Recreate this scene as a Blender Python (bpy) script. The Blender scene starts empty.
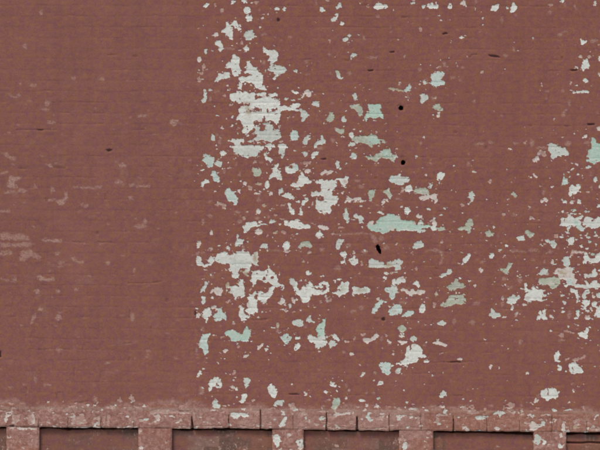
# A painted brick wall with flaking paint above a row of recessed brick panels.
import bpy, math
import numpy as np
from mathutils import Vector

S = 0.007            # metres of wall per survey unit
CX, CV = 300.0, 225.0
ZC = 3.2             # height of the surveyed centre above the ground
ILL = (0.88, 0.89, 0.93)   # light falling on the wall, per channel (turns seen colour into base colour)

scene = bpy.context.scene
col = scene.collection
# Paint losses on the wall, surveyed tile by tile: origin x, origin y, units per photo pixel, then outlines.
# W white, H pinkish white, S pale grey, T pale blue-green, M mint, G grey-green, Y tan, P pink, K faint wear, R red paint left standing, C crack, c faint crack
TILES = [
(195,0,6,"""W 50 35 65 20 82 22 80 38 62 45;P@ 120 32 11 14;W 215 22 220 5 228 0 245 0 238 12 225 27;W 275 0 318 0 312 15 295 20 280 12
P 352 12 365 6 382 8 384 18 368 28 360 20;P@ 162 66 8 14;W 287 70 290 55 310 40 330 38 333 60 328 80 305 82;W 303 95 318 88 328 92 340 85 345 110 335 128 315 130 308 115
W@ 490 54 13 13;W@ 535 54 11 13;C@ 500 120 11 12;W 155 188 172 170 185 165 190 130 202 128 210 150 225 140 238 120 252 122 260 150 275 148 280 165 265 180 245 172 232 158 225 165 228 200 220 235 208 230 195 212 178 208 172 195
H@ 125 208 14 14;S 292 210 300 190 325 180 345 182 355 205 350 232 330 244 310 238 297 228;P 270 235 282 228 288 250 282 270 272 268;W 118 262 130 245 150 242 160 262 170 275 178 290 160 297 148 280 128 275
K 175 290 195 283 235 286 232 294 190 300;W 270 295 290 290 300 275 312 275 325 292 322 304 305 305 290 298;W 408 295 415 278 425 290 440 300 470 295 492 308 502 330 498 352 480 370 462 375 448 360 445 340 425 322 412 315
S@ 65 310 11 18;H@ 25 358 13 17;P@ 50 400 10 21;K@ 412 378 9 17;S 435 415 445 395 465 385 485 392 510 395 540 405 550 420 540 435 505 440 495 450 480 448 470 430 445 428
K 395 205 410 198 435 202 430 210 405 212;K@ 570 222 10 8;W 185 400 200 365 215 375 222 330 235 320 245 335 268 340 268 400 275 430 268 452 225 452 222 410 205 405 195 415
W 305 420 312 395 310 370 325 365 335 380 345 400 370 405 385 430 400 440 405 452 345 452 340 440 310 438 292 435;W 130 450 140 438 165 445 180 432 200 430 215 450;P@ 40 440 14 9"""),
(195,75,6,"""W 118 42 130 15 140 -2 205 -2 210 15 190 25 165 18 150 30 135 45;W 230 -2 260 -2 255 8 240 8;W 258 75 265 45 255 20 280 8 310 15 320 -2 345 5 385 0 405 -2 412 30 405 60 430 78 432 88 400 85 370 82 358 60 340 40 320 45 300 38 285 50 278 85 262 85
S 475 5 495 5 487 22 478 18;P@ 25 30 11 22;S 50 140 52 110 48 95 60 85 68 100 70 125 65 160 45 168 35 155 45 148;S 75 92 95 80 105 90 85 100;K 110 100 150 92 145 102 115 106;P@ 178 125 9 11;K@ 93 145 8 16
W 205 128 215 110 235 115 250 95 285 98 310 95 325 110 345 100 360 105 362 150 380 140 400 135 415 128 440 130 465 140 500 150 515 165 512 185 540 180 555 195 575 180 602 170 602 205 580 215 555 210 520 215 512 260 500 290 485 300 478 280 465 272 445 270 425 278 420 255 412 248 400 275 370 268 355 275 352 300 340 330 315 345 290 350 280 335 300 310 282 300 275 275 260 268 250 275 248 255 262 235 258 205 275 190 305 185 330 185 330 165 290 165 262 170 240 155 225 165 215 150
Y 300 192 325 190 338 215 325 245 305 225;R 330 212 340 200 400 202 402 218 360 222 335 222;R 428 205 440 200 440 225 430 225;R 265 145 275 140 275 158 265 155;R 455 210 475 200 495 190 500 205 480 215 460 220
W 365 115 380 108 395 105 415 98 430 110 425 125 390 125 372 125;W 440 118 470 110 480 100 500 112 495 128 470 125 450 128;W 570 95 590 92 602 98 602 112 585 105
S 408 288 440 285 465 300 470 325 495 328 515 350 520 370 495 390 470 395 460 405 440 395 400 388 375 395 345 392 355 375 375 365 358 345 360 312 375 305 388 312 392 340 410 335 425 310 415 300
T 565 370 575 345 595 330 615 335 622 370 615 392 580 390;S 90 385 105 350 115 365 122 385 110 395;W 210 395 225 380 250 385 280 382 305 395 300 405 275 405 268 415 300 425 330 420 360 425 385 422 410 425 415 435 400 452 240 452 230 440 240 425 228 405
W 415 420 445 410 470 415 480 430 460 435 455 450 440 450 440 432 420 432;W 500 430 505 408 520 412 540 410 550 425 535 450 510 450 505 440;P@ 260 318 10 6;K@ 130 357 12 7;K@ 150 400 9 22"""),
(195,150,6,"""T 40 65 55 50 50 30 60 15 75 30 95 35 115 40 112 70 105 95 85 108 72 100 68 80;W 150 15 165 0 180 10 195 18 185 32 165 42 155 50 155 30;S 232 12 245 20 262 50 255 20 285 35 310 48 340 40 378 48 388 10 405 -3 230 -3
W 412 25 422 15 435 40 462 45 468 65 455 75 440 60 425 62 418 50;S 500 10 515 0 540 5 535 25 525 50 518 45 515 18;S 118 85 130 62 150 70 165 75 158 95 145 105 130 100;P 190 105 205 95 222 100 215 112 195 112
P 342 75 355 60 375 62 370 75 350 82;K 380 70 410 65 410 75 385 80;K@ 250 90 8 14;K@ 268 145 7 15;K@ 173 130 8 16;G 342 110 360 108 395 112 397 140 380 155 350 155 345 135;T 95 145 105 125 125 130 135 155 152 160 150 180 140 195 125 192 112 185 108 165
W 35 195 50 185 60 175 82 180 85 195 70 200 55 205 48 225 40 225;K@ 45 235 6 15;W 440 165 455 150 470 130 465 110 480 90 498 75 503 82 490 105 500 120 515 130 515 155 528 172 520 185 495 175 480 160 462 165 450 178
W 538 105 550 98 565 108 580 115 602 110 602 135 580 145 560 140 545 130;H 570 85 590 78 602 80 602 95 580 92;H@ 297 200 13 13;Y@ 383 203 15 11;P 310 215 330 215 345 225 338 248 325 238;W 422 185 440 182 446 210 438 235 425 232 420 208
H 262 235 275 228 270 258 260 262;T 178 245 190 228 212 228 222 245 238 260 245 280 258 300 250 330 240 335 225 310 205 312 195 290 182 270;H 435 262 450 250 470 258 465 270 445 272;S 498 262 505 235 515 222 528 230 530 252 518 258 508 275 500 275
W 520 275 540 262 558 255 580 265 597 285 590 300 570 290 545 288;W 568 205 590 192 602 195 602 222 580 218;P 118 325 140 312 170 310 185 325 180 350 165 352 165 330 150 325 135 335 122 335;K@ 92 308 12 8;K@ 90 395 14 12;K@ 253 372 15 10
Y@ 315 370 10 8;H@ 380 368 14 14;P@ 290 408 12 10;K@ 375 410 14 10;P@ 485 392 15 9;S 440 435 455 415 480 420 475 435 455 445 442 445;P@ 470 350 14 6;Y@ 415 330 10 10;K@ 385 265 8 12;P 510 330 525 320 545 322 540 335 520 342;K@ 385 300 10 18
W 555 330 562 315 575 320 580 345 597 350 602 385 585 390 575 375 562 370 565 350;W 535 440 538 422 555 420 565 435 575 420 602 425 602 452 540 452;W 300 445 320 430 345 425 375 435 380 452 300 452;S 395 445 410 435 430 440 435 452 395 452;K@ 270 430 12 14;K@ 50 430 8 20;K@ 440 400 8 10"""),
(195,225,6,"""W 280 10 310 5 335 -3 390 -3 385 8 345 12 330 15 305 50 290 45 292 30;H 358 35 370 20 395 25 410 45 385 58 365 52;P@ 360 70 8 6;P 425 65 438 50 448 65 435 78;Y 460 52 475 40 500 35 505 42 485 55;P 505 40 530 30 550 42 545 58 530 50
W 545 -2 602 -2 602 22 585 18;H@ 98 45 11 15;H 8 120 15 100 38 95 30 115 25 138 12 135;S 238 118 250 95 248 60 255 50 262 80 280 85 292 95 280 115 265 128 245 130;P@ 92 145 14 13;K@ 285 135 8 14;S 395 130 402 110 420 110 440 128 432 140 405 138
W 525 130 530 110 548 92 560 85 562 110 570 135 555 145 540 142;P 520 155 545 150 580 152 570 162 545 165;K 430 148 520 152 515 158 430 153;K 0 170 30 162 55 165 20 178 0 180
W 5 215 10 190 25 182 40 200 35 215 50 240 90 228 78 212 92 180 110 195 115 215 90 245 55 255 40 245 15 240
W 120 210 128 175 150 165 185 158 205 178 235 180 250 160 280 162 310 155 328 165 335 185 345 170 370 160 382 165 380 220 365 240 345 225 335 240 330 270 310 262 290 260 265 262 262 285 268 310 255 320 225 318 218 300 228 280 205 275 200 262 215 240 195 230 170 235 140 232
S 210 200 240 205 290 210 320 235 300 255 240 250 215 235;Y 350 175 372 168 375 215 360 225 348 205;R 132 205 150 203 150 210 135 212;Y 275 270 300 278 320 300 310 305 285 290
W 335 310 350 285 380 275 410 275 430 268 445 258 460 275 480 290 500 325 495 345 520 355 540 372 535 385 510 370 480 375 470 390 465 420 440 435 425 452 375 452 378 400 400 395 415 402 428 410 450 380 470 362 440 340 415 345 390 330 370 325 368 350 355 358 340 345 325 335 342 320
R 400 318 420 310 425 330 405 335;R 445 315 470 305 475 320 455 328;R 430 275 438 275 438 305 430 305;S 30 400 40 370 55 355 65 335 80 340 75 365 62 380 60 400 45 395 35 408
H 85 415 100 385 130 370 160 378 172 395 160 410 165 425 145 430 125 420 110 395 100 415;Y@ 195 358 10 17;W 215 380 230 360 245 365 262 375 268 350 270 325 285 325 290 350 297 380 298 420 280 445 272 425 250 430 245 452 232 452 230 420 212 405
W 310 435 325 420 345 415 352 395 360 400 358 452 312 452;W@ 50 438 15 13;S 565 330 572 318 590 320 602 340 602 400 590 400 588 365 575 355 568 350;K 100 285 110 285 110 320 100 320;P@ 585 440 12 9;H@ 525 445 14 6"""),
(195,300,6,"""S 35 5 45 -3 68 -3 65 15 50 28 40 18;P 185 12 200 0 220 0 210 12 195 20;W 310 35 320 10 320 -3 375 -3 372 40 378 60 360 75 340 80 318 78 298 65 302 55 320 50;W 258 90 265 60 272 38 280 50 285 70 300 85 328 95 325 110 290 118 268 110
W 385 -2 430 -2 425 20 410 25 400 12;H 505 15 515 -2 545 -2 540 18 520 25 508 25;H 580 -2 602 -2 602 20 585 15;S@ 570 35 8 12;P@ 542 60 11 15;H@ 20 92 14 19;W 40 90 48 65 70 48 95 52 102 75 92 95 75 110 78 125 65 135 58 115 45 108
H 95 40 115 30 135 42 140 60 125 62 120 48 100 50;T 105 100 115 85 130 85 142 50 155 45 165 70 185 85 192 108 185 118 150 122 125 130 118 118;c 330 118 400 112 440 122 400 126 340 125
T 20 270 28 240 45 205 60 205 88 195 92 205 75 235 70 260 85 300 78 320 60 330 50 315 45 290 32 285;M 175 205 195 185 240 182 255 195 290 200 295 170 308 155 320 170 335 180 330 215 320 245 290 250 270 245 240 248 215 245 205 225
P 150 225 175 210 180 220 155 232;T 512 235 525 215 535 200 555 200 560 215 580 220 578 240 560 250 555 268 545 270 535 250;Y@ 497 148 11 15;K@ 497 185 10 14;H@ 183 305 14 14;P 252 290 262 272 275 275 265 292;H 368 300 375 280 390 265 410 265 405 275 390 290 380 305
H 290 345 300 325 320 318 322 330 310 345;W 15 440 20 418 30 420 45 435 35 452 18 452;P@ 232 432 11 14;K@ 45 175 10 14;K@ 10 300 9 14"""),
(195,375,6,"""W 80 50 90 32 115 12 135 12 155 25 160 50 155 78 140 80 150 55 130 50 120 70 105 70 92 95 80 92 88 65;W 120 72 140 65 150 75 130 85;S 285 35 300 20 318 18 332 30 328 55 312 72 305 92 298 75 295 55;H 208 72 222 62 240 70 232 85 220 80;W@ 250 88 9 9
W 438 85 440 58 460 52 475 65 490 85 492 110 485 135 465 138 450 118 440 105;W 265 160 278 148 275 120 290 105 308 110 312 130 300 160 280 170;P@ 350 150 14 8;S 105 190 112 160 118 142 130 145 140 165 150 182 148 198 120 198
S 462 185 485 160 510 148 530 150 530 170 515 185 500 182 480 190;P 560 195 575 170 602 165 602 205 575 205;W 208 250 212 228 230 225 270 228 320 232 322 250 300 258 275 248 260 258 235 260;W 502 310 515 280 530 258 548 238 555 250 540 275 530 300 515 312
W 468 385 475 360 495 355 512 370 515 395 508 425 490 432 480 415;C 560 114 590 111 625 114 625 120 565 119;K@ 40 100 14 18;K@ 35 78 8 8;K 300 215 330 195 345 200 350 220 320 225;K 110 60 130 55 135 62 118 66;K 250 280 280 275 320 285 310 305 260 300"""),
(295,0,6,"""W 145 58 155 40 168 38 175 52 190 55 185 66 172 65 165 78 152 72;S 255 28 265 15 275 18 280 45 272 52 265 38;W 222 122 230 100 245 95 248 82 258 85 258 105 245 122 228 130;P@ 440 34 12 13;W 468 45 480 35 485 18 505 12 520 28 550 28 555 45 545 55 510 52 490 55 472 52
K@ 495 98 12 10;S 285 235 300 222 315 212 325 202 335 212 330 228 312 245 300 252 288 248;P@ 213 245 10 11;K@ 207 327 10 10;K@ 67 370 9 12;K@ 415 225 8 12;S 325 352 335 332 352 320 375 322 368 332 352 345 340 357;c 290 358 330 358 325 372 300 370
C 435 420 472 418 470 428 440 430;C 565 310 598 308 598 318 570 318;K 425 345 445 335 505 340 490 350 440 352;G 240 430 255 420 265 440 275 452 250 452;K@ 325 440 14 8;K@ 210 440 8 10;K@ 75 445 12 6;K 122 0 130 0 132 30 126 40"""),
(295,75,6,"""S 248 5 265 -4 275 12 292 15 285 25 260 25;H 28 145 40 120 55 95 75 88 95 95 115 98 95 105 92 130 70 132 60 115 48 135;W@ 8 105 10 11;W 0 170 25 165 35 180 25 195 0 198;S 92 170 110 158 140 158 148 190 130 198 118 185 105 178
S 30 215 45 205 60 215 88 240 85 250 65 255 50 275 40 280 35 250;K@ 225 170 12 8;S 345 115 360 108 375 115 375 150 355 155 348 135;G 332 185 345 175 365 180 372 158 385 165 390 185 402 190 404 235 392 248 380 235 370 215 355 205 340 200
M 432 185 445 172 480 178 500 172 515 175 515 215 530 245 532 262 515 260 505 250 470 262 450 255 435 265 425 278 415 262 425 240 445 220 445 200;Y 535 81 600 76 650 90 650 100 620 97 570 88;G 175 270 195 255 200 240 215 222 230 225 235 255 225 280 200 280 190 268
S 275 270 282 248 298 245 300 258 315 262 312 278 290 282;G 238 335 245 320 270 322 295 325 290 345 280 358 262 345;W 322 360 325 345 340 338 352 350 352 370 338 378;G 340 385 370 365 415 362 440 365 455 345 465 360 490 365 500 385 540 388 545 408 510 412 475 415 460 435 448 432 430 410 395 405 365 402 345 395
M 430 375 470 372 520 392 500 408 440 405;S 315 420 330 405 355 405 380 405 375 418 345 425 325 432;S 50 380 70 365 90 345 100 350 92 370 75 390 72 415 58 420 45 400 55 392;T -8 335 12 340 22 375 12 390 -8 395
S 115 410 130 400 150 395 155 365 165 355 172 385 192 395 185 408 160 418 135 415 125 440 115 440;K@ 228 392 14 14;K 120 435 165 432 170 442 130 446"""),
(295,150,6,"""S 42 18 55 5 70 12 75 28 65 42 55 35;W 98 40 102 18 115 8 138 12 145 25 128 28 115 35 112 52 100 52;S 330 45 340 15 360 20 375 35 372 55 340 55;G 415 38 425 32 445 40 470 35 485 22 515 15 530 -5 570 -5 580 20 602 35 602 60 585 72 570 55 530 45 510 50 495 65 470 62 440 55
M 520 12 545 0 565 5 572 25 600 42 580 45 530 35;C 150 52 190 50 188 60 160 60;P 45 75 60 65 75 70 95 65 95 82 75 90 55 88;S 240 80 252 62 265 72 268 95 255 115 248 105;T@ 5 105 14 20;H 55 125 70 112 95 115 95 130 75 138 58 140
W 0 200 18 190 20 160 35 150 32 132 42 128 50 150 75 160 80 180 102 182 100 198 80 205 60 205 45 215 20 222 0 222;H 145 145 160 130 180 118 195 125 215 118 228 122 225 140 205 150 190 135 175 140 165 155
W 118 195 125 182 145 185 150 172 180 182 220 178 250 180 252 215 235 225 225 245 218 270 250 275 260 290 255 310 240 330 220 325 212 335 222 365 210 380 175 375 165 385 135 372 122 345 128 320 120 300 135 275 125 275 108 278 92 270 100 255 130 245 150 255 165 250 150 225 155 205 135 200
R 130 285 150 272 172 280 178 300 160 308 140 300;W 240 180 250 168 285 170 300 160 320 160 320 185 308 205 295 222 280 215 270 200 265 182;K@ 375 185 18 8;K@ 395 220 13 13;c@ 485 168 12 11;T 560 180 575 158 602 155 602 198 575 195
G 440 265 445 240 465 232 482 240 480 265 465 285 458 310 440 305 442 285;M@ 464 250 12 12;H 292 315 305 295 320 282 345 292 375 285 395 282 410 300 430 298 425 310 380 315 345 312 310 312 300 325;G 525 250 545 235 570 238 575 260 585 275 580 292 565 290 560 270 540 258
H 515 310 525 295 560 295 562 305 540 310 530 325;W 35 345 45 315 60 285 75 282 80 300 62 315 52 335;W 22 375 30 345 42 360 48 385 35 395 22 390;S 290 385 300 350 308 350 315 380 325 390 322 440 310 445 305 415 290 405;S 350 400 360 375 375 385 400 392 412 410 408 435 390 438 380 415 365 410
W 0 420 15 410 40 430 55 452 0 452;P 90 440 105 430 120 445 118 450;M 475 452 495 425 510 405 545 395 560 380 590 385 602 395 602 452;H 430 452 445 425 465 425 475 452"""),
(295,225,6,"""W 0 -2 80 -2 95 18 60 22 0 25;H 138 0 190 5 205 18 195 30 170 32 150 20;W 120 60 130 45 150 30 160 45 170 65 160 80 135 75;P@ 225 50 13 9;P@ 285 15 10 10;K 235 52 350 50 400 42 460 50 455 58 380 55 300 60 240 60
M 425 -2 602 -2 602 20 575 30 545 48 530 55 510 40 480 38 455 30;G 10 135 25 115 50 100 80 98 100 110 105 130 90 142 75 135 55 125 35 140;P@ 35 158 13 10;P@ 85 163 14 9;S 245 140 250 100 262 82 280 90 285 105 272 118 270 145 255 150;K@ 318 120 15 14
K@ 545 135 15 14;K@ 160 150 14 14;P@ 355 158 10 10;K@ 415 160 22 10;W 265 178 275 162 300 158 312 170 302 195 300 220 285 238 280 225 292 210 285 190;W 310 205 335 200 345 182 358 182 365 198 382 205 378 228 360 240 340 238 332 220;P@ 400 230 8 17
S 440 255 445 215 460 200 490 215 530 220 535 240 560 225 602 205 602 250 540 258 480 255;Y 535 238 560 228 590 232 595 250 540 255;K 235 265 245 245 270 245 280 265 265 278 255 262 240 272;W 62 295 72 270 85 275 95 295 75 302;W@ 540 315 12 13
W 0 340 15 345 10 370 30 395 40 385 45 365 70 368 85 360 80 345 95 335 105 350 110 370 135 360 155 345 175 335 195 345 205 360 208 390 190 405 165 415 130 420 100 412 85 452 40 452 38 435 20 420 0 410;R 115 380 135 372 160 380 175 362 190 360 188 380 165 392 130 388
W 235 405 250 395 255 370 275 355 285 335 297 350 315 335 325 350 320 375 322 400 300 415 270 425 245 418;G@ 285 385 22 22;W 340 415 345 375 360 368 390 378 420 370 440 375 455 390 440 408 405 412 360 415 350 430;Y 370 380 395 385 395 405 372 402;G 395 382 430 380 440 395 405 405
T 535 385 550 370 565 378 580 365 602 370 602 440 580 445 565 430 570 410 545 400;W 580 330 602 320 602 370 585 360;P 185 440 205 430 225 440 220 450 185 450;P@ 580 285 10 10;K 455 60 480 62 490 85 500 100 480 110 465 95;K@ 520 78 14 14"""),
(295,300,6,"""W 35 -2 90 -2 80 10 65 15 45 12;P 145 0 165 0 165 22 152 22;P 170 5 215 0 225 5 190 12;K@ 83 30 8 14;S -20 145 -10 125 0 122 10 118 45 118 55 128 50 150 30 160 5 155;K@ 65 158 10 9;S 68 125 75 105 90 105 100 120 115 130 112 138 92 132 80 138
T 460 75 468 45 480 25 490 22 500 10 515 -3 535 5 550 12 548 25 530 15 508 28 498 65 480 72 465 80;c@ 490 112 22 8;C@ 530 115 13 11;K@ 400 48 14 12;K@ 345 68 20 10;M 125 185 135 150 165 135 170 112 185 110 180 150 178 210 165 220 135 215
W 75 225 95 205 115 215 130 225 150 220 175 215 188 240 185 270 165 272 152 262 148 290 135 300 125 285 128 265 100 255 85 245;W 225 225 228 205 245 200 255 220 268 235 272 250 258 255 250 240 235 235;S 200 265 210 240 235 242 250 262 240 278 215 272
P 290 245 305 238 328 240 325 252 300 255;P 345 235 355 220 365 215 360 240 350 250;K@ 285 230 6 8;P@ 412 205 14 9;H 402 238 420 225 445 228 465 225 472 205 490 198 505 210 495 225 480 240 455 245 438 250 432 268 422 255 410 250;K@ 520 235 10 14;H 548 240 558 232 570 245 585 250 572 260 555 258
P@ 548 210 8 10;H@ 340 322 14 14;K@ 290 312 10 8;H 398 440 410 428 425 430 420 440 405 448;Y 465 440 475 428 492 432 490 442;T 505 385 515 370 540 375 580 372 570 390 572 420 575 440 555 448 535 440 520 430 515 415;W 0 222 30 225 35 232 0 238;W 0 258 20 262 35 275 30 290 15 298 5 310 -8 305"""),
(295,375,6,"""W 388 5 400 -6 412 -4 408 12 395 15;W 205 58 210 40 235 42 248 60 245 72 225 70;W 495 60 505 45 515 30 528 38 525 55 510 70;H 50 105 60 95 75 108 72 122 55 120;W 172 95 182 85 198 100 195 118 182 112;K 302 50 312 40 315 75 305 80;P 315 95 325 80 332 95 325 105
K@ 428 108 8 10;K@ 470 108 10 6;G 490 138 510 130 520 138 505 148;P 190 145 215 142 215 150 195 152;G 218 200 225 170 228 145 245 132 270 135 275 160 265 180 250 200 235 208;M@ 255 155 14 14;P 15 235 40 218 70 225 75 242 50 240 30 245
H 225 238 240 222 300 228 330 225 330 235 290 240 245 245;P 200 235 215 225 218 245 205 265;P 70 270 85 260 92 275 80 288;S 425 245 445 235 450 255 475 265 460 280 430 270;P 480 265 510 240 540 238 545 250 515 258 490 275;W 0 395 25 395 40 380 50 400 48 425 25 430 10 415;R 22 400 30 398 28 415 20 412
P 390 318 450 316 500 318 555 316 555 325 450 326 392 326;P 200 312 280 316 360 318 358 325 260 324 200 320;K 545 250 560 245 562 310 550 312"""),
(395,0,6,"""S@ 105 18 15 9;S 160 40 168 28 185 30 185 48 170 55;W 192 45 200 22 215 20 225 10 240 25 262 35 260 50 230 50 210 55;W 315 45 318 25 330 18 345 42 342 52 322 52;H 388 20 402 12 415 -3 425 10 420 35 408 35 405 25 392 28;K@ 485 10 9 15;W 575 55 582 35 602 25 628 30 622 55 602 65 585 68
P 140 180 150 155 160 170 160 188 148 190;C 280 200 318 195 318 205 290 210;W@ 400 224 13 12;P 48 335 55 322 62 340 55 358;c 440 345 460 325 495 322 495 335 470 332 450 352;C 555 330 600 330 632 340 632 347 600 345 570 340;K 285 375 298 370 315 395 310 408 295 400;K@ 405 405 10 8
K@ 147 418 10 10;P@ 520 432 10 10;T 225 445 245 435 268 425 285 430 300 440 295 454 225 454;c@ 55 105 22 6"""),
(395,75,6,"""T 212 55 220 30 215 -3 290 -3 282 15 275 30 300 42 300 55 275 58 262 65 240 68 225 65;S@ 180 45 15 11;P@ 28 50 9 15;T 55 98 58 75 75 68 82 55 95 52 96 75 92 100 75 102;S 148 160 152 115 170 112 198 125 200 145 185 150 175 165 160 170
K@ 230 137 13 13;G 228 200 232 180 255 178 260 170 270 185 290 200 288 218 265 210 240 208;H@ 262 238 12 15;K@ 345 15 14 7;K@ 395 32 16 6;K@ 475 158 10 12;c@ 362 345 12 8;K 470 415 500 405 535 405 530 415 480 420;K@ 575 405 20 8;K@ 155 410 14 8;K@ 75 130 5 25;c@ 545 440 12 14"""),
(395,150,6,"""S@ 128 40 9 11;K 185 72 215 70 222 85 205 82;S 0 150 20 155 45 165 80 158 92 178 88 190 60 192 40 210 15 205 0 205;W 62 232 75 208 92 202 102 220 105 245 85 255 60 248;P 32 260 38 225 55 225 50 255;G 112 245 125 230 150 225 180 228 200 238 205 255 200 270 175 265 140 262 118 260
S 200 225 208 205 222 210 215 232;H 140 285 160 275 185 272 215 270 240 262 255 262 255 300 248 318 238 320 235 302 210 292 185 295 175 308 155 300;W 250 175 255 145 270 130 290 138 302 152 290 165 275 178 262 185;K@ 440 85 12 13;H@ 473 132 13 10;P@ 568 185 10 15
S 435 285 445 255 465 248 480 270 472 290 462 315 450 315 450 290;P@ 403 332 10 12;W 55 370 62 345 80 340 90 360 80 385 62 385;H 125 395 140 385 165 390 160 402 135 405;M 0 395 15 405 40 418 70 425 100 425 120 425 125 452 0 452;S 140 445 145 425 160 420 175 440 170 452 140 452;H@ 240 437 15 16
K@ 205 440 8 10;G 420 440 440 410 465 415 475 435 470 452 420 452;K 0 290 25 288 55 295 40 300 5 300;c@ 45 45 15 10;c@ 262 322 10 8"""),
(395,225,6,"""M 0 -2 220 -2 200 15 155 22 150 35 110 40 60 30 20 38 0 35;W 20 28 60 22 110 30 150 30 110 40 60 32;W 215 15 225 -2 250 -2 248 30 230 35;G 250 20 275 8 300 15 300 30 275 40 255 35;G 375 22 395 12 420 10 435 -2 465 -2 455 20 450 45 435 48 425 32 390 32
G 535 50 555 40 565 25 575 40 592 50 585 65 560 72 545 65;S 105 130 118 110 140 95 165 98 175 115 165 135 140 138 120 140;P@ 280 103 10 12;K 180 160 210 145 260 145 285 165 288 200 275 245 268 240 275 205 272 172 250 158 210 158;P 92 165 102 155 112 175 102 182
W 408 218 415 200 430 188 440 170 455 172 450 190 438 200 432 225 418 230;W 562 180 575 162 595 165 597 185 580 200 570 195;H@ 512 272 11 15;K@ 525 220 16 8;S 0 205 30 205 50 215 38 235 35 260 20 270 0 265;P 115 258 125 245 138 258 128 275
W 0 345 15 325 30 310 42 300 50 318 65 325 60 345 40 345 20 358;W 105 360 115 345 128 328 142 340 148 365 140 375 128 360;S 268 310 275 290 295 292 310 285 315 265 335 262 350 275 335 295 315 300 295 308 280 318;G 300 365 330 355 355 345 360 318 378 325 385 345 415 355 422 370 400 380 375 380 355 395 345 380 335 400 320 385
H 30 390 45 375 65 380 85 400 105 380 125 395 155 385 180 392 178 412 150 422 125 415 105 412 95 425 75 420 60 400 40 400;S 0 370 15 375 15 405 0 410;Y@ 245 415 13 13;G 315 452 325 425 355 418 385 422 410 415 425 440 420 452;c@ 320 155 30 9;c@ 250 262 15 8"""),
(395,300,6,"""G 270 30 290 12 315 -4 420 -4 425 12 395 25 360 22 330 38 295 42;P@ 235 25 12 20;W 145 70 148 30 165 22 182 28 185 55 170 75 155 80;T -40 75 -30 55 -10 30 5 22 30 25 45 50 40 75 15 85 0 90 -25 92;T 38 98 60 80 85 65 110 65 120 78 95 90 75 102 50 100;K@ 50 15 25 8
G 12 172 25 155 45 150 65 165 62 185 35 190;S 248 145 260 130 285 122 305 130 300 148 275 155;K@ 355 130 11 20;K@ 460 135 20 12;K@ 490 20 22 13;S 558 90 575 75 578 50 592 50 602 75 625 80 632 92 622 104 602 110 580 102;H 10 245 35 240 50 248 70 240 65 260 45 270 30 258
S 92 245 95 222 110 215 130 220 128 245 108 250;W 60 330 70 305 72 285 85 272 92 310 100 265 130 265 155 285 165 310 165 330 185 330 182 345 160 345 135 345 130 375 100 380 80 382 65 395 40 388 10 385 5 372 30 370 50 362 62 355;H 218 255 245 250 258 230 270 245 285 258 325 268 305 278 265 270 235 262
C 290 371 330 369 400 369 405 373 400 377 330 375;c 250 370 300 370 300 374 250 374;c 400 369 475 365 475 371 400 375;H@ 390 355 17 10;S 0 425 15 405 38 405 32 430 20 448 5 440;H 565 405 575 385 590 395 580 415 570 418;K@ 178 270 10 9"""),
(395,375,6,"""S 262 125 270 105 290 95 312 105 305 125 285 135 270 138;c 340 122 410 120 410 127 350 128;H 0 240 30 235 65 240 65 250 20 255 0 252;P 130 290 135 255 155 245 160 265 148 290 138 300;P 235 280 245 255 265 255 262 290 245 292;K 215 185 235 180 290 195 270 205 235 225 218 215
P 405 205 412 178 425 185 430 205 460 215 500 215 505 228 460 235 430 225;S 480 255 510 240 545 245 570 240 555 258 520 270 490 270;H 405 325 415 300 430 310 450 330 430 338 410 335;W 42 445 55 405 70 405 72 440 60 452 45 452;P 45 385 65 375 75 385 55 400;P@ 180 430 14 10;K 25 318 80 312 130 318 210 322 130 326 60 326;P@ 200 345 18 12"""),
(500,0,6,"""W 55 65 65 45 75 15 90 12 100 35 95 60 80 72 62 72;S 38 42 50 32 52 50 42 55;P 288 28 300 18 325 28 310 35 302 42 295 35;W 355 8 365 -3 390 -3 385 12 365 15;H 560 30 565 8 578 10 578 30 568 38;K 442 30 452 30 465 60 455 62;K@ 300 72 14 12;K@ 10 118 10 14
K 350 200 385 185 410 182 405 190 380 195 360 225 350 220;W 475 235 490 230 505 242 522 240 520 258 505 268 488 265 482 248;K 540 245 550 232 580 235 590 242 570 250 560 260 545 258;K 75 290 82 275 90 310 80 308;K@ 35 333 14 8;P@ 485 337 13 7;P@ 535 338 13 8
W 485 420 490 395 500 385 498 355 525 350 530 375 538 390 530 405 508 412 500 425;H 440 408 455 395 472 402 468 412 450 415;C 415 418 470 415 465 425 430 428;W@ 600 352 10 15;P@ 595 445 10 8;c@ 372 350 7 15;K@ 390 30 8 10"""),
(500,75,6,"""P 242 55 250 42 258 65 250 75;P 415 50 425 35 435 35 430 55 420 62;W 492 40 500 25 515 18 530 28 532 42 500 48;K 272 98 285 90 300 98 298 105 282 105;K 358 100 375 85 388 88 375 105;W 430 105 440 92 452 98 475 95 510 92 535 92 538 105 490 106 455 108 440 116;W@ 600 3 9 6
K@ 415 165 8 18;K@ 382 235 11 18;K 385 205 405 200 400 215 388 215;C 520 292 570 292 568 302 530 305;c 375 308 400 302 430 308 400 316;c@ 180 305 13 8;H 580 320 595 305 606 305 606 335 588 330;H@ 513 368 13 13;P@ 150 405 11 13;K@ 92 408 22 7;K@ 190 410 11 23
S 290 430 300 405 330 415 345 425 380 432 405 455 290 455;M 545 455 550 400 555 372 568 380 580 405 610 415 610 455;K@ 408 410 18 14;K@ 525 408 20 8;K 215 440 240 425 290 440 260 446"""),
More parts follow.
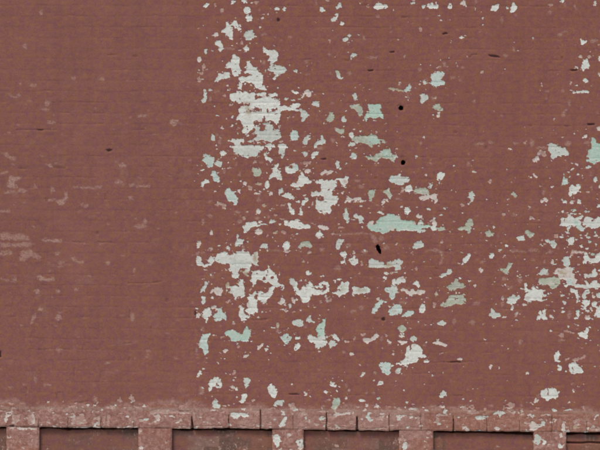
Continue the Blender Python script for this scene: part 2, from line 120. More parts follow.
(500,150,6,"""S 295 -3 400 -3 412 18 400 35 375 28 360 45 345 35 325 55 310 50 302 30;P 222 15 240 0 275 10 280 30 260 40 245 25 230 28;H 195 62 205 45 225 35 240 55 225 70 205 75;M 510 70 520 50 530 -3 612 -3 612 75 575 70 560 85 545 72;S 510 105 525 95 550 98 545 110 520 112;H 192 140 205 140 225 160 215 170 205 158
T 370 205 378 175 375 145 385 135 392 165 408 180 408 198 385 212;K@ 548 145 7 14;S@ 572 178 8 23;K@ 550 230 6 18;W@ 600 215 7 12;G 65 265 75 250 95 258 105 275 95 290 80 282;W 412 270 420 215 435 205 450 215 470 200 485 205 480 230 462 255 440 262 430 282 418 280
H 240 310 250 290 275 288 290 298 280 312 262 305 252 322;K@ 263 250 8 20;W 362 305 370 290 390 298 402 312 385 318;H@ 428 312 13 10;W 460 305 470 298 490 308 482 328 465 325;W@ 595 332 13 13;P@ 175 345 9 15;P@ 20 385 11 10;K@ 85 390 11 13;P 172 410 180 395 205 398 200 410 188 412 182 425
W 362 452 370 405 395 410 405 395 430 390 445 405 470 400 500 395 495 410 470 415 485 430 485 452;W 495 452 505 410 540 402 550 420 560 440 565 410 590 400 606 410 606 452;K@ 400 380 14 8;M 440 420 468 420 470 450 445 450"""),
(500,225,6,"""W 362 -2 390 -2 400 -2 425 -2 415 40 405 35 405 12 380 5;T 455 -2 480 -2 495 12 515 15 505 35 485 35 465 20;W 510 -2 606 -2 600 8 575 18 550 22 525 12;G 145 50 150 35 170 30 182 45 205 50 195 70 182 82 170 65;S 98 72 115 65 145 72 148 90 125 95 105 88
S 272 90 285 82 305 95 325 90 340 110 335 135 320 142 308 125 300 108 280 105;P@ 338 68 12 13;W 400 95 415 75 445 75 440 90 450 100 440 115 412 118 415 102;K 50 155 80 148 130 155 165 160 185 140 225 145 235 158 200 160 130 165 70 165;K 285 160 300 148 320 155 310 170 290 170
P 420 165 435 150 470 155 500 155 525 160 500 170 445 168 430 185;P@ 25 187 13 12;H 298 225 310 210 325 212 325 235 305 235;K@ 203 210 15 8;K@ 268 220 7 12;W 502 205 508 170 520 160 525 185 545 205 565 205 575 180 606 160 606 205 580 230 560 225 535 220 522 212 515 240 500 240 500 225
S 375 215 380 190 400 180 415 195 420 230 415 255 385 250;G 35 260 45 235 65 220 75 235 62 258 42 275 45 295 30 295 22 280 5 275 5 262 25 262;K@ 22 320 14 12;S 232 290 240 268 265 260 290 265 285 290 270 298 245 302
H 325 275 340 262 380 260 390 255 430 255 430 280 445 305 455 320 465 345 445 365 420 360 400 360 395 335 380 320 360 325 350 310 345 295 330 292;Y@ 375 285 22 14;G 228 345 235 320 265 318 300 315 330 310 355 320 360 350 340 375 320 388 305 375 290 355 260 360 238 358;T 395 320 430 320 445 340 440 362 405 358
W 500 310 530 298 555 295 555 270 570 258 580 280 588 295 570 310 530 315;W 440 365 460 355 510 360 545 355 550 335 570 330 585 345 606 350 606 375 570 372 545 375 520 380 480 370 450 375;W 145 355 160 350 170 385 190 388 195 370 220 370 235 385 258 390 258 430 245 452 150 452 145 430 170 405 152 390 140 370
W 415 395 430 385 465 388 468 440 455 440 448 405 430 408;S 490 430 500 400 525 385 540 390 530 410 510 420 520 440 500 440;H 545 430 555 415 570 425 568 440 550 440;S 580 420 590 405 606 405 606 440 588 440;K@ 55 370 22 9;K@ 120 335 18 12;S 40 440 65 430 75 415 95 425 110 418 125 430 118 445 70 452 45 452;P@ 12 440 10 14;P@ 475 235 10 10"""),
(500,300,6,"""W 35 10 55 -2 95 -2 95 15 82 30 78 60 68 60 70 30 55 22 40 22;S@ 170 3 14 5;S@ 250 3 25 6;P 85 105 92 75 110 68 115 80 100 85 98 105;W 220 120 232 85 235 60 248 62 250 80 258 85 262 55 275 60 278 100 285 115 265 125 255 118 248 100 240 120;H 292 100 305 88 320 95 320 115 308 108
W 440 105 460 100 455 70 470 65 482 90 470 112 450 118;K@ 415 90 10 23;P@ 525 100 13 13;W 490 20 500 -2 540 -2 535 25 520 40 515 60 495 50 505 30;W 548 20 560 5 590 12 575 30 580 45 560 40;H 540 55 548 38 560 55 555 70;W 560 90 575 70 575 55 606 40 606 110 585 105 575 90 570 105;K@ 15 25 10 17
W 465 205 478 190 510 185 515 165 528 165 530 210 520 232 500 225 485 218;P 380 185 395 175 420 185 445 195 440 202 410 195 385 192;P 348 215 362 198 380 200 385 220 365 225;K@ 365 242 22 9;K@ 120 250 13 15;W 325 345 330 318 345 305 362 320 365 335 350 335 345 355 365 368 355 372 335 370
P 388 355 405 345 420 348 412 360 392 362;P 435 355 455 350 490 340 505 325 515 325 512 345 490 355 465 358 450 370 435 365;W 340 395 355 388 372 405 365 422 345 425;W 410 400 420 378 445 372 460 385 475 400 490 395 500 430 480 440 460 432 440 445 420 435 412 415;R 425 405 435 398 445 410 435 420;P@ 600 400 8 14"""),
(500,375,6,"""W 245 115 250 95 270 85 300 78 325 80 340 90 358 100 350 130 340 148 320 140 300 142 290 160 278 155 275 140 255 135;R 285 82 292 85 292 118 286 118;H 200 155 215 140 232 150 225 165 205 165;H 190 185 198 165 205 170 198 185;K@ 228 125 9 11;H 175 330 180 295 195 278 210 285 225 320 210 335
S 240 310 245 285 265 265 275 280 260 305;S 205 395 210 360 225 352 245 375 240 410 225 425 215 415;W@ 270 405 12 14;H 368 335 370 300 380 275 392 300 395 335 380 340;W 350 430 355 405 370 400 375 435 360 440;H@ 365 362 11 14;P@ 340 372 10 8;Y@ 448 312 14 12;P 540 330 550 310 575 318 606 310 606 345 570 335
K 480 270 500 265 545 275 540 282 500 282;c 320 236 385 231 430 236 400 241 340 241;c@ 305 265 10 14;c 0 218 60 215 120 218 60 223"""),
(0,0,4,"""K@ 100 185 9 10;K@ 408 317 13 7;K 30 372 60 385 75 372 85 380 65 395 45 388;K 160 435 175 428 200 437 190 445;c@ 540 225 9 6;K@ 295 312 11 7;K@ 135 342 11 7;K@ 190 410 13 12;K@ 165 50 8 9;c 430 218 465 218 465 223 430 223"""),
(0,112,4,"""C 146 69 176 69 172 75 152 74;c 60 70 230 70 230 73 60 74;c 530 70 580 68 580 74 530 74;C 422 152 435 148 450 150 448 156 432 160;c 70 222 110 224 105 229 75 229;c 205 215 265 220 262 229 220 227;K 10 165 30 160 40 175 65 180 60 195 40 190 20 175;K@ 205 40 17 7;P@ 490 213 16 8;P 185 210 205 205 215 215 200 222
P 25 300 35 275 40 255 60 262 90 258 70 275 60 285 75 300 50 305;K 120 300 135 295 140 285 152 305 135 305;P 220 355 250 350 260 335 255 320 270 320 270 345 255 370 235 372;K 190 348 225 348 215 356 190 355;K 285 295 330 300 380 298 410 295 405 305 340 307 290 302;K@ 475 280 16 8;K 515 290 530 282 540 290 525 305
K 540 295 600 290 600 300 545 302;K@ 525 345 13 8;K 320 368 355 370 350 378 325 376;K 0 240 35 235 30 245 0 250;K 0 393 40 390 40 400 0 400;K@ 580 440 8 13;K@ 90 315 18 7;K@ 210 310 9 13;c 420 330 425 330 425 355 420 355;K@ 568 15 22 8;c@ 185 350 7 9;K 10 320 60 310 65 320 30 328"""),
(150,112,4,"""P 75 42 85 30 115 35 110 45 95 58 85 50;c 170 200 174 200 174 230 170 230"""),
(0,224,4,"""P 165 60 200 64 245 60 245 74 205 74 175 69;K 0 74 60 78 110 72 140 80 110 90 0 92;K 85 110 120 100 165 130 160 145 120 130 95 150 75 150;K 20 50 60 45 110 50 120 62 60 66 25 62;P 145 212 160 205 185 218 215 212 220 225 185 228 160 226;H@ 147 270 9 9;H@ 162 342 9 8;P@ 230 118 7 9;K 280 135 295 130 310 145 295 148;K@ 320 152 17 6
P@ 432 155 9 6;K@ 245 155 13 6;K@ 538 185 7 9;P@ 235 375 13 12;K 120 400 130 365 145 350 140 375 128 400;K@ 530 375 8 17;K@ 60 222 9 9;K@ 305 262 9 6;c 285 70 360 75 355 79 290 75;c 390 70 450 72 450 77 395 75;K@ 560 8 24 8;c@ 390 38 8 8;c 515 345 521 340 521 378 515 375;K@ 230 270 8 9;c 510 235 600 235 600 239 510 239;K 0 40 30 30 45 45 90 38 110 58 60 64 0 60;K 0 108 40 104 55 118 30 126 0 124;K 0 215 60 232 60 236 0 222"""),
(150,224,4,"""c 0 235 20 230 50 230 20 238;c@ 68 306 8 7;C 178 350 184 345 186 375 180 375;c 425 380 470 378 470 384 430 386;c 0 412 8 410 8 420 0 420"""),
(0,338,4,"""c 495 20 530 18 530 23 500 24;c 101 200 110 196 110 235 104 232;c 291 120 300 120 300 158 293 158;C -2 52 5 52 5 78 -2 80;K 135 155 148 150 148 180 140 180;K 30 195 45 190 55 195 40 205;K@ 190 187 17 5;K@ 235 48 10 8;K@ 430 100 12 5;c 220 222 229 222 229 245 222 245;c 300 255 355 250 355 257 310 264;c 510 90 520 70 520 95;c 530 245 537 245 537 285 530 285
H 18 300 45 292 50 300 32 315 25 340 18 335;P 50 310 80 302 75 330 60 350 48 338;H 110 320 125 300 135 300 140 340 125 345;P@ 120 330 14 22;C 36 350 60 350 55 357 38 356;H 285 345 292 305 300 312 298 345;P 370 325 400 310 400 350 390 350 395 325;P 280 325 330 300 350 340 300 350;P 470 260 480 230 490 255;P 510 240 525 225 540 245 535 255;K@ 380 245 9 14
P 425 350 432 305 440 310 436 350;P 410 345 415 310 421 312 418 350;K 20 370 60 362 100 366 60 374;H 60 357 110 360 150 362 150 367 70 366;H 200 352 250 356 350 354 450 356 550 352 550 357 350 360 210 358;P@ 560 370 9 12"""),
(150,338,4,"""H@ 35 325 6 9;P 0 288 60 284 120 292 165 290 160 302 100 300 40 302 0 304;c 90 282 130 292 165 296 165 301 120 298;P 85 356 140 352 180 356 180 362 120 362;P 205 352 260 350 305 356 305 362 220 360;P 320 356 370 352 420 356 420 362 330 362"""),
]

# ------------------------------------------------------------------ colours
def lin(c):
    c = c / 255.0
    return c / 12.92 if c <= 0.04045 else ((c + 0.055) / 1.055) ** 2.4
def base(r, g, b):
    return tuple(min(0.86, lin(v) / k) for v, k in zip((r, g, b), ILL))

PAL = {'W': base(209, 213, 208), 'H': base(202, 190, 184), 'S': base(190, 197, 191), 'T': base(184, 201, 196),
       'M': base(168, 195, 183), 'G': base(168, 174, 157), 'Y': base(166, 150, 124), 'P': base(168, 130, 121),
       'K': base(145, 107, 98)}

# ------------------------------------------------------------------ noise in numpy
_rt = {}
def vn(x, y, s, seed):
    """value noise, -1..1, features about s units across"""
    if seed not in _rt:
        _rt[seed] = np.random.RandomState(seed).rand(256, 256).astype(np.float32) * 2 - 1
    t = _rt[seed]
    x = x / s + 1000.37; y = y / s + 1000.71
    xi = np.floor(x).astype(np.int32); yi = np.floor(y).astype(np.int32)
    fx = (x - xi).astype(np.float32); fy = (y - yi).astype(np.float32)
    fx = fx * fx * (3 - 2 * fx); fy = fy * fy * (3 - 2 * fy)
    x0 = xi & 255; x1 = (xi + 1) & 255; y0 = yi & 255; y1 = (yi + 1) & 255
    a = t[y0, x0] * (1 - fx) + t[y0, x1] * fx
    b = t[y1, x0] * (1 - fx) + t[y1, x1] * fx
    return a * (1 - fy) + b * fy
def cell(x, y, sx, sy, seed):
    """random value per cell: broken, angular edges"""
    if seed not in _rt:
        _rt[seed] = np.random.RandomState(seed).rand(256, 256).astype(np.float32) * 2 - 1
    j = np.floor(y / sy + 1000.3).astype(np.int32)
    i = np.floor(x / sx + 1000.1 + 0.37 * (j % 5)).astype(np.int32)
    return _rt[seed][j & 255, i & 255]
def fbm(x, y, s, seed, n=3):
    r = 0; w = 1; tot = 0
    for k in range(n):
        r = r + w * vn(x, y, s / (2 ** k), seed + k); tot += w; w *= 0.55
    return r / tot
def sstep(a, b, x):
    t = np.clip((x - a) / (b - a), 0, 1)
    return t * t * (3 - 2 * t)

PIERS = [(6.3, 39.0), (138.3, 171.8), (272.3, 303.6), (399.3, 433.3), (533.8, 566.3)]
PIERS = [(a - 131.6 * k, b - 131.6 * k) for k in (2, 1) for a, b in PIERS[:1]] + PIERS + [(PIERS[-1][0] + 131.6 * k, PIERS[-1][1] + 131.6 * k) for k in (1, 2)]

# ------------------------------------------------------------------ survey of the paint losses -> grids
GX0, GY0, GX1, GY1, RES = -330.0, -150.0, 930.0, 700.0, 3.0
GW = int((GX1 - GX0) * RES); GH = int((GY1 - GY0) * RES)
flake = np.zeros((GH, GW), np.float32)
crack = np.zeros((GH, GW), np.float32)
dust = np.zeros((GH, GW), np.float32)
under = np.zeros((GH, GW, 3), np.float32); under[:] = PAL['W']
rng = np.random.RandomState(11)

def fill(pts):
    """rows, columns and mask of an outline given in survey units"""
    p = (np.array(pts, np.float64) - (GX0, GY0)) * RES
    x0 = max(int(p[:, 0].min()) - 1, 0); x1 = min(int(p[:, 0].max()) + 2, GW)
    y0 = max(int(p[:, 1].min()) - 1, 0); y1 = min(int(p[:, 1].max()) + 2, GH)
    if x1 <= x0 or y1 <= y0:
        return None
    X, Y = np.meshgrid(np.arange(x0, x1) + 0.5, np.arange(y0, y1) + 0.5)
    m = np.zeros(X.shape, bool)
    q = np.roll(p, -1, 0)
    for (ax, ay), (bx, by) in zip(p, q):
        if ay == by:
            continue
        c = ((ay > Y) != (by > Y)) & (X < (bx - ax) * (Y - ay) / (by - ay) + ax)
        m ^= c
    return slice(y0, y1), slice(x0, x1), m

def put(code, pts):
    f = fill(pts)
    if f is None:
        return
    ys, xs, m = f
    if code == 'R':
        flake[ys, xs][m] = 0
    elif code in 'Cc':
        v = 0.85 if code == 'C' else 0.36
        crack[ys, xs][m] = np.maximum(crack[ys, xs][m], v)
    else:
        if code == 'K' or (code in 'PH' and pts[0][0] < 195 and pts[0][1] < 396):
            v = 0.75 if code == 'K' else 1.0
            dust[ys, xs][m] = np.maximum(dust[ys, xs][m], v)
            return
        flake[ys, xs][m] = 1
        j = 1 + rng.uniform(-0.05, 0.05)
        under[ys, xs][m] = np.array(PAL[code]) * j

def blob(cx, cy, rx, ry, n=11, jit=0.3):
    ph = rng.uniform(0, 6.28)
    return [(cx + rx * (1 + rng.uniform(-jit, jit)) * math.cos(ph + k * 6.2832 / n),
             cy + ry * (1 + rng.uniform(-jit, jit)) * math.sin(ph + k * 6.2832 / n)) for k in range(n)]

def read_tiles():
    for ox, oy, z, txt in TILES:
        for e in txt.replace('\n', ';').split(';'):
            t = e.split()
            if not t:
                continue
            code = t[0]; v = [float(a) for a in t[1:]]
            if code.endswith('@'):
                put(code[0], blob(ox + v[0] / z, oy + v[1] / z, v[2] / z, v[3] / z))
            else:
                put(code, [(ox + v[i] / z, oy + v[i + 1] / z) for i in range(0, len(v) - 1, 2)])

# the same kind of losses go on past the surveyed stretch
for k in range(230):
    x = rng.uniform(606, 900); y = rng.uniform(-130, 400)
    if rng.rand() < 0.35 and y > 130:
        x = 606 + abs(rng.normal(0, 60))
    r = abs(rng.normal(1.6, 1.6)) + 0.8
    put('WSTHGWSPK'[rng.randint(9)], blob(x, y, r * rng.uniform(1, 2.4), r, 13, 0.5))
for k in range(110):
    x = rng.uniform(200, 600); y = rng.uniform(-135, -8); r = abs(rng.normal(1.2, 1.2)) + 0.7
    put('WSHPK'[rng.randint(5)], blob(x, y, r * rng.uniform(1, 2.0), r, 11, 0.45))
for k in range(60):
    x = rng.uniform(-310, -5); y = rng.uniform(40, 330); r = abs(rng.normal(1.2, 1.0)) + 0.7
    put('KKP'[rng.randint(3)], blob(x, y, r * rng.uniform(1, 3.0), r, 11, 0.45))
# specks and pits too small to survey, scattered over the flaking stretch
for k in range(420):
    x = rng.uniform(196, 610); y = rng.uniform(0, 405)
    put('KKKPPH'[rng.randint(6)], blob(x, y, rng.uniform(0.4, 1.3), rng.uniform(0.4, 0.9), 8, 0.4))
for k in range(170):
    x = rng.uniform(-20, 200); y = rng.uniform(80, 405)
    put('K', blob(x, y, rng.uniform(0.5, 2.4), rng.uniform(0.35, 0.8), 8, 0.4))
for k in range(42):
    x = rng.uniform(-20, 620); y = 394.5 - 10.8 * rng.randint(0, 37) + rng.uniform(-0.6, 0.6)
    put('c', blob(x, y + 0.006 * (x - 300), rng.uniform(1.5, 5.5), rng.uniform(0.25, 0.5), 9, 0.3))
# the worn course above the panels and the piers are speckled all over
for k in range(620):
    x = rng.uniform(-60, 660); y = rng.uniform(403, 430) + 0.008 * (x - 300)
    put('KKPPPKHHPS'[rng.randint(10)], blob(x, y, rng.uniform(0.5, 2.6) * (1 if rng.rand() < .7 else 1.9), rng.uniform(0.4, 1.6), 9, 0.55))
for a, b in PIERS:
    for k in range(45):
        put('KPPKHKK'[rng.randint(7)], blob(rng.uniform(a, b), rng.uniform(431, 480), rng.uniform(0.5, 2.6), rng.uniform(0.4, 2.0), 9, 0.5))
for k in range(60):
    put('KPK'[rng.randint(3)], blob(rng.uniform(-60, 660), rng.uniform(436, 470), rng.uniform(0.5, 3.0), rng.uniform(0.4, 1.2), 9, 0.5))
read_tiles()
for hx, hy, hr in ((400.7, 107.2, 3.6), (403, 161.6, 3.4), (378.3, 248, 4.0)):      # bruised, rusty rims of the holes
    put('c', blob(hx, hy, hr, hr, 12, 0.3))

def blur(a, r):
    k = np.exp(-0.5 * (np.arange(-int(3 * r) - 1, int(3 * r) + 2) / r) ** 2).astype(np.float32); k /= k.sum()
    h = len(k) // 2
    for ax in (0, 1):
        pad = [(0, 0)] * a.ndim; pad[ax] = (h, h)
        b = np.pad(a, pad, mode='edge')
        n = a.shape[ax]
        out = np.zeros_like(a)
        for i, w in enumerate(k):
            sl = [slice(None)] * a.ndim; sl[ax] = slice(i, i + n)
            out += w * b[tuple(sl)]
        a = out
    return a
# crumbs of paint between the larger losses, thickest where the losses are thickest
q4 = flake[:GH // 6 * 6, :GW // 6 * 6].reshape(GH // 6, 6, GW // 6, 6).mean((1, 3))
q4 = blur(q4, 6.0)
for k in range(22000):
    x = rng.uniform(194, 640); y = rng.uniform(-5, 405)
    dd = q4[int((y - GY0) * RES / 6), int((x - GX0) * RES / 6)]
    if rng.rand() < dd * 0.85:
        a = rng.uniform(0.35, 0.95) * (1.8 if rng.rand() < 0.2 else 1)
        put('WWSHHSPWPHS'[rng.randint(11)], blob(x, y, a * rng.uniform(0.8, 1.7), a * 0.8, 6, 0.6))
for k in range(170):
    x = rng.uniform(560, 640); y = rng.uniform(205, 330); a = rng.uniform(0.5, 1.8)
    put('WWSHWM'[rng.randint(6)], blob(x, y, a * rng.uniform(0.8, 1.8), a * 0.7, 8, 0.5))
dust = blur(dust, 1.2)
wgt = blur(flake, 3.0)[..., None] + 1e-4
under = (blur(under * flake[..., None], 3.0) + 1e-4 * np.array(PAL['S'], np.float32)) / wgt
broad = blur(flake, 4.0)
flake = blur(flake, 0.65)
crack = blur(crack, 1.1)

def sample(g, x, y):
    fx = np.clip((x - GX0) * RES - 0.5, 0, GW - 2); fy = np.clip((y - GY0) * RES - 0.5, 0, GH - 2)
    i = fx.astype(np.int32); j = fy.astype(np.int32)
    fx = (fx - i).astype(np.float32); fy = (fy - j).astype(np.float32)
    if g.ndim == 3:
        fx = fx[..., None]; fy = fy[..., None]
    return (g[j, i] * (1 - fx) + g[j, i + 1] * fx) * (1 - fy) + (g[j + 1, i] * (1 - fx) + g[j + 1, i + 1] * fx) * fy

# ------------------------------------------------------------------ brickwork
PITCH, BL = 10.8, 32.0
def joints(x, v):
    """0..1 how much a point lies in a mortar joint; and a random number per brick"""
    v = v + 0.45 * vn(x, v, 40, 31) + 0.12 * vn(x, v, 9, 33)
    c = np.floor((v - 394.5) / PITCH).astype(np.int32)
    d = (v - 394.5) - c * PITCH
    dh = np.minimum(d, PITCH - d)
    head = (c % 6) == 2
    L = np.where(head, BL / 2, BL)
    off = np.where(head, 8.0, (c & 1) * BL / 2) + 5 * np.sin(c * 12.9898)
    b = np.floor((x + off) / L).astype(np.int32)
    e = (x + off) - b * L
    dv = np.minimum(e, L - e)
    g = np.maximum(np.exp(-(dh / 0.85) ** 2), 0.8 * np.exp(-(dv / 0.75) ** 2))
    h = ((b * 374761393 + c * 668265263) & 0xffff) / 65535.0
    return g, h

def slope(v):
    return 0.002 + 0.007 * np.clip(v / 430.0, 0, 1.1)

# ledge joints: x, half width at the foot, lowest and highest level reached
NOTCH = [(38.5, .3, 423, 429), (68, .2, 419, 427), (101, .3, 416, 426), (134, .2, 421, 430), (293, .2, 415, 425), (421, .25, 413, 424), (487, .25, 414, 425), (520, .2, 418, 431), (552, .2, 412, 420), (587, .25, 418, 431), (192.3, 1.4, 418, 432), (229, .55, 416, 431),
         (260.6, .7, 410, 432), (326.6, .9, 413, 431), (357.4, 1.5, 415, 432), (389.5, .45, 414, 432), (453.6, .8, 416, 432)]
for k in range(-9, 0):
    NOTCH.append((k * 33.0, .6 + .5 * ((k * 7) % 3) / 2, 412, 431))
for k in range(10):
    NOTCH.append((618 + k * 32.0, .6 + .5 * ((k * 5) % 3) / 2, 412, 431))
def notches(x, v):
    n = np.zeros_like(x)
    for nx, w, lo, hi in NOTCH:
        ww = w * (0.35 + 0.65 * np.clip((v - lo) / (430 - lo), 0, 1) ** 1.5)
        ax = nx + 0.5 * vn(x, v, 5, 77)
        n = np.maximum(n, min(1.0, 0.12 + w * 0.7) * sstep(ww + 0.35, ww * 0.5, np.abs(x - ax)) * sstep(lo - 1.5, lo + 4, v + 2 * vn(x, v, 3, 78)))
    return n

XL, XR = -310.0, 910.0
LEDGE_FOOT = 429.6
PANEL_FOOT = 560.0
GROUND_V = CV + ZC / S

# ------------------------------------------------------------------ meshes
def link_mesh(name, co, quads, mat, parent, attrs=None, sharp=None):
    me = bpy.data.meshes.new(name)
    n = len(co); f = len(quads)
    me.vertices.add(n); me.vertices.foreach_set('co', np.ascontiguousarray(co, np.float32).ravel())
    me.loops.add(4 * f); me.loops.foreach_set('vertex_index', np.ascontiguousarray(quads, np.int32).ravel())
    me.polygons.add(f); me.polygons.foreach_set('loop_start', np.arange(f, dtype=np.int32) * 4)
    me.update(calc_edges=True)
    for k, (typ, arr) in (attrs or {}).items():
        a = me.attributes.new(k, typ, 'POINT')
        a.data.foreach_set('color' if typ == 'FLOAT_COLOR' else 'value', np.ascontiguousarray(arr, np.float32).ravel())
    sf = me.attributes.new('sharp_face', 'BOOLEAN', 'FACE')
    sf.data.foreach_set('value', np.zeros(f, bool) if sharp is None else sharp)
    me.materials.append(mat)
    o = bpy.data.objects.new(name, me); col.objects.link(o)
    if parent is not None:
        o.parent = parent
    return o

def relief(name, us, vs, mat, parent, kind, skirt, out=0.0, holes=None, top_edge=None, foot_edge=None):
    """a brick surface modelled as fine relief: us, vs survey coordinates of the grid; out = metres it stands forward"""
    X, V = np.meshgrid(us.astype(np.float32), vs.astype(np.float32))
    E = np.zeros_like(V)
    if foot_edge is not None:
        E = E + foot_edge(X) * sstep(float(vs[-1]) - 5, float(vs[-1]), V)
    Y = V + E + slope(V) * (X - 300)
    wx = X + 0.4 * vn(X, Y, 3.1, 1) + 0.3 * vn(X, Y, 1.3, 2)
    wy = Y + 0.35 * vn(X, Y, 3.1, 3) + 0.3 * vn(X, Y, 1.3, 4)
    wx = wx + 0.6 * cell(X, Y, 1.7, 2.3, 201) + 0.3 * cell(X, Y, 1.0, 1.2, 203)
    wy = wy + 0.5 * cell(X, Y, 2.6, 1.5, 202) + 0.3 * cell(X, Y, 1.2, 0.9, 204)
    fl = 0.80 * sample(flake, wx, wy) + 0.26 * sample(broad, X, Y)
    fl = fl + (0.17 * vn(X, Y * 1.15, 1.4, 7) + 0.20 * cell(X, Y, 1.5, 1.3, 205) + 0.10 * vn(X, Y, 3.4, 8)) * sstep(0.03, 0.2, fl)
    un = sample(under, wx, wy)
    du = sample(dust, wx, wy)
    cr = sample(crack, X + 0.3 * vn(X, Y, 2, 5), Y + 0.3 * vn(X, Y, 2, 6))
    g, hb = joints(X, V)
    open_ = sstep(0.0, 0.7, fbm(X, Y, 17, 41, 3))
    h = -g * (0.0003 + 0.0014 * open_) + (hb - 0.5) * 0.0008 + 0.0016 * fbm(X, Y, 22, 51, 3) + 0.0008 * fbm(X, Y, 3.2, 55, 2)
    h = h + 0.005 * fbm(X, Y, 160, 61, 2)
    fl = fl - 0.42 * sstep(0.36, 0.62, vn(X * 0.8, Y * 1.3, 3.0, 215) + 0.45 * cell(X, Y, 1.6, 1.1, 216))
    fl = fl - 0.42 * g * sstep(-0.1, 0.6, fbm(X, Y, 9, 45, 2))
    h = h - 0.0022 * sstep(0.35, 0.52, fl) + 0.0014 * np.exp(-((fl - 0.30) / 0.09) ** 2) * sstep(-0.2, 0.5, vn(X, Y, 6, 211))
    h = h - 0.0012 * g * sstep(0.4, 0.6, fl)
    h = h - 0.007 * np.clip(cr, 0, 1)
    wear = np.zeros_like(X)
    bloom = 0.8 * np.exp(-((V - 410.3 + 0.8 * vn(X, Y, 12, 131)) / 1.5) ** 2) if kind in ('face', 'ledge') else np.zeros_like(X)
    if kind == 'ledge':     # rubbed arrises round each brick of the course
        e = (X - 4.0 + 1.5 * vn(X, V * 0, 40, 135)) % 32.3
        bloom = np.maximum(bloom, 0.55 * np.exp(-(np.minimum(e, 32.3 - e) / 1.3) ** 2) + 0.35 * np.exp(-((V - 428.6) / 1.0) ** 2))
    if kind == 'face':
        wear = sstep(403, 409, V + 10 * fbm(X, Y, 22, 71, 5)) * 0.75
        hi = sstep(0.25, 0.6, fbm(X, Y * 1.6, 16, 75, 3)) * sstep(60, 160, Y) * sstep(205, 190, X) * 0.16
        wear = np.maximum(wear, hi)
    elif kind in ('ledge', 'pier'):
        wear = 0.72 + 0.28 * sstep(-0.3, 0.3, fbm(X, Y, 17, 125, 3))
    if kind == 'ledge':
        nt = notches(X, V)
        k = np.floor((X - 4.0 + 1.5 * vn(X, V * 0, 40, 135)) / 32.3).astype(np.int32)
        h = h + 0.004 * ((((k * 974711 + 31) >> 2) & 0xff) / 255.0 - 0.5) * sstep(411, 414, V)
        hb = (((k * 374761393 + 977) >> 3) & 0xff) / 255.0
        h = h - 0.055 * nt
        cr = np.maximum(cr, 0.45 * nt)  # notches take the painted shade of the gaps as well
        h = h - 0.004 * sstep(LEDGE_FOOT - 1.6, LEDGE_FOOT, V)
        h = h + 0.0025 * vn(X, V * 0, 33, 91) * sstep(409, 416, V)
    if kind == 'pier':
        e = np.minimum(X - us[0], us[-1] - X)
        h = h - 0.006 * sstep(1.6, 0.0, e + 0.6 * vn(X, Y, 4, 92))
    if kind == 'panel':
        slot = LEDGE_FOOT + 1.9 + 1.1 * vn(X, X * 0, 19, 95) + 0.5 * vn(X, X * 0, 5, 96) + 1.2 * sstep(440, 520, X) - 0.5 * sstep(300, 340, X) * sstep(420, 400, X)
        h = h - 0.11 * sstep(slot + 0.5, slot - 0.5, V)
        wear = sstep(-0.25, 0.3, fbm(X, Y, 26, 121, 4)) * 0.95
        lip = (X > 566)
        s2 = 440.0 + 0.8 * vn(X, X * 0, 9, 97)
        h = h - np.where(lip, 0.03 * np.exp(-((V - s2 - 1.0) / 0.8) ** 2), 0)
    if kind == 'plinth':
        wear = 0.35 + 0.25 * fbm(X, Y, 40, 99, 3)
    h = h + out
    P = np.stack([(X - CX) * S, -h, ZC + (CV - Y) * S], -1).reshape(-1, 3)
    nv, nu = X.shape
    idx = np.arange(nv * nu).reshape(nv, nu)
    q = np.stack([idx[:-1, :-1], idx[1:, :-1], idx[1:, 1:], idx[:-1, 1:]], -1).reshape(-1, 4)
    if holes:
        xc = X[:-1, :-1] + 0.5 * (X[1:, 1:] - X[:-1, :-1]); yc = Y[:-1, :-1] + 0.5 * (Y[1:, 1:] - Y[:-1, :-1])
        keep = np.ones(xc.shape, bool)
        for fn in holes:
            keep &= ~fn(xc, yc)
        q = q[keep.ravel()]
    ring = np.concatenate([idx[0, :], idx[1:, -1], idx[-1, -2::-1], idx[-2:0:-1, 0]])
    back = P[ring].copy(); back[:, 1] = -out + skirt
    b = np.arange(len(ring)) + len(P)
    r2 = np.roll(ring, -1); b2 = np.roll(b, -1)
    sk = np.stack([ring, r2, b2, b], -1)
    nf = len(q)
    rim = P[ring]
    co = np.concatenate([P, rim, back])             # a rim of its own keeps the edge crisp
    a = np.arange(len(ring)) + len(P); a2 = np.roll(a, -1); b = a + len(ring); b2 = np.roll(b, -1)
    sk = np.stack([a, a2, b2, b], -1)
    q = np.concatenate([q, sk])
    def ext(arr):
        arr = arr.reshape(len(P), -1)
        return np.concatenate([arr, arr[ring], arr[ring]])
    at = {'flake': ('FLOAT', ext(fl)), 'crack': ('FLOAT', ext(cr)), 'wear': ('FLOAT', ext(wear)), 'brick': ('FLOAT', ext(hb.astype(np.float32))),
          'joint': ('FLOAT', ext(g)), 'bloom': ('FLOAT', ext(bloom)), 'dust': ('FLOAT', ext(du)),
          'under': ('FLOAT_COLOR', np.concatenate([ext(un), np.ones((len(co), 1), np.float32)], 1))}
    sharp = np.zeros(len(q), bool); sharp[nf:] = True
    return link_mesh(name, co, q, mat, parent, at, sharp)

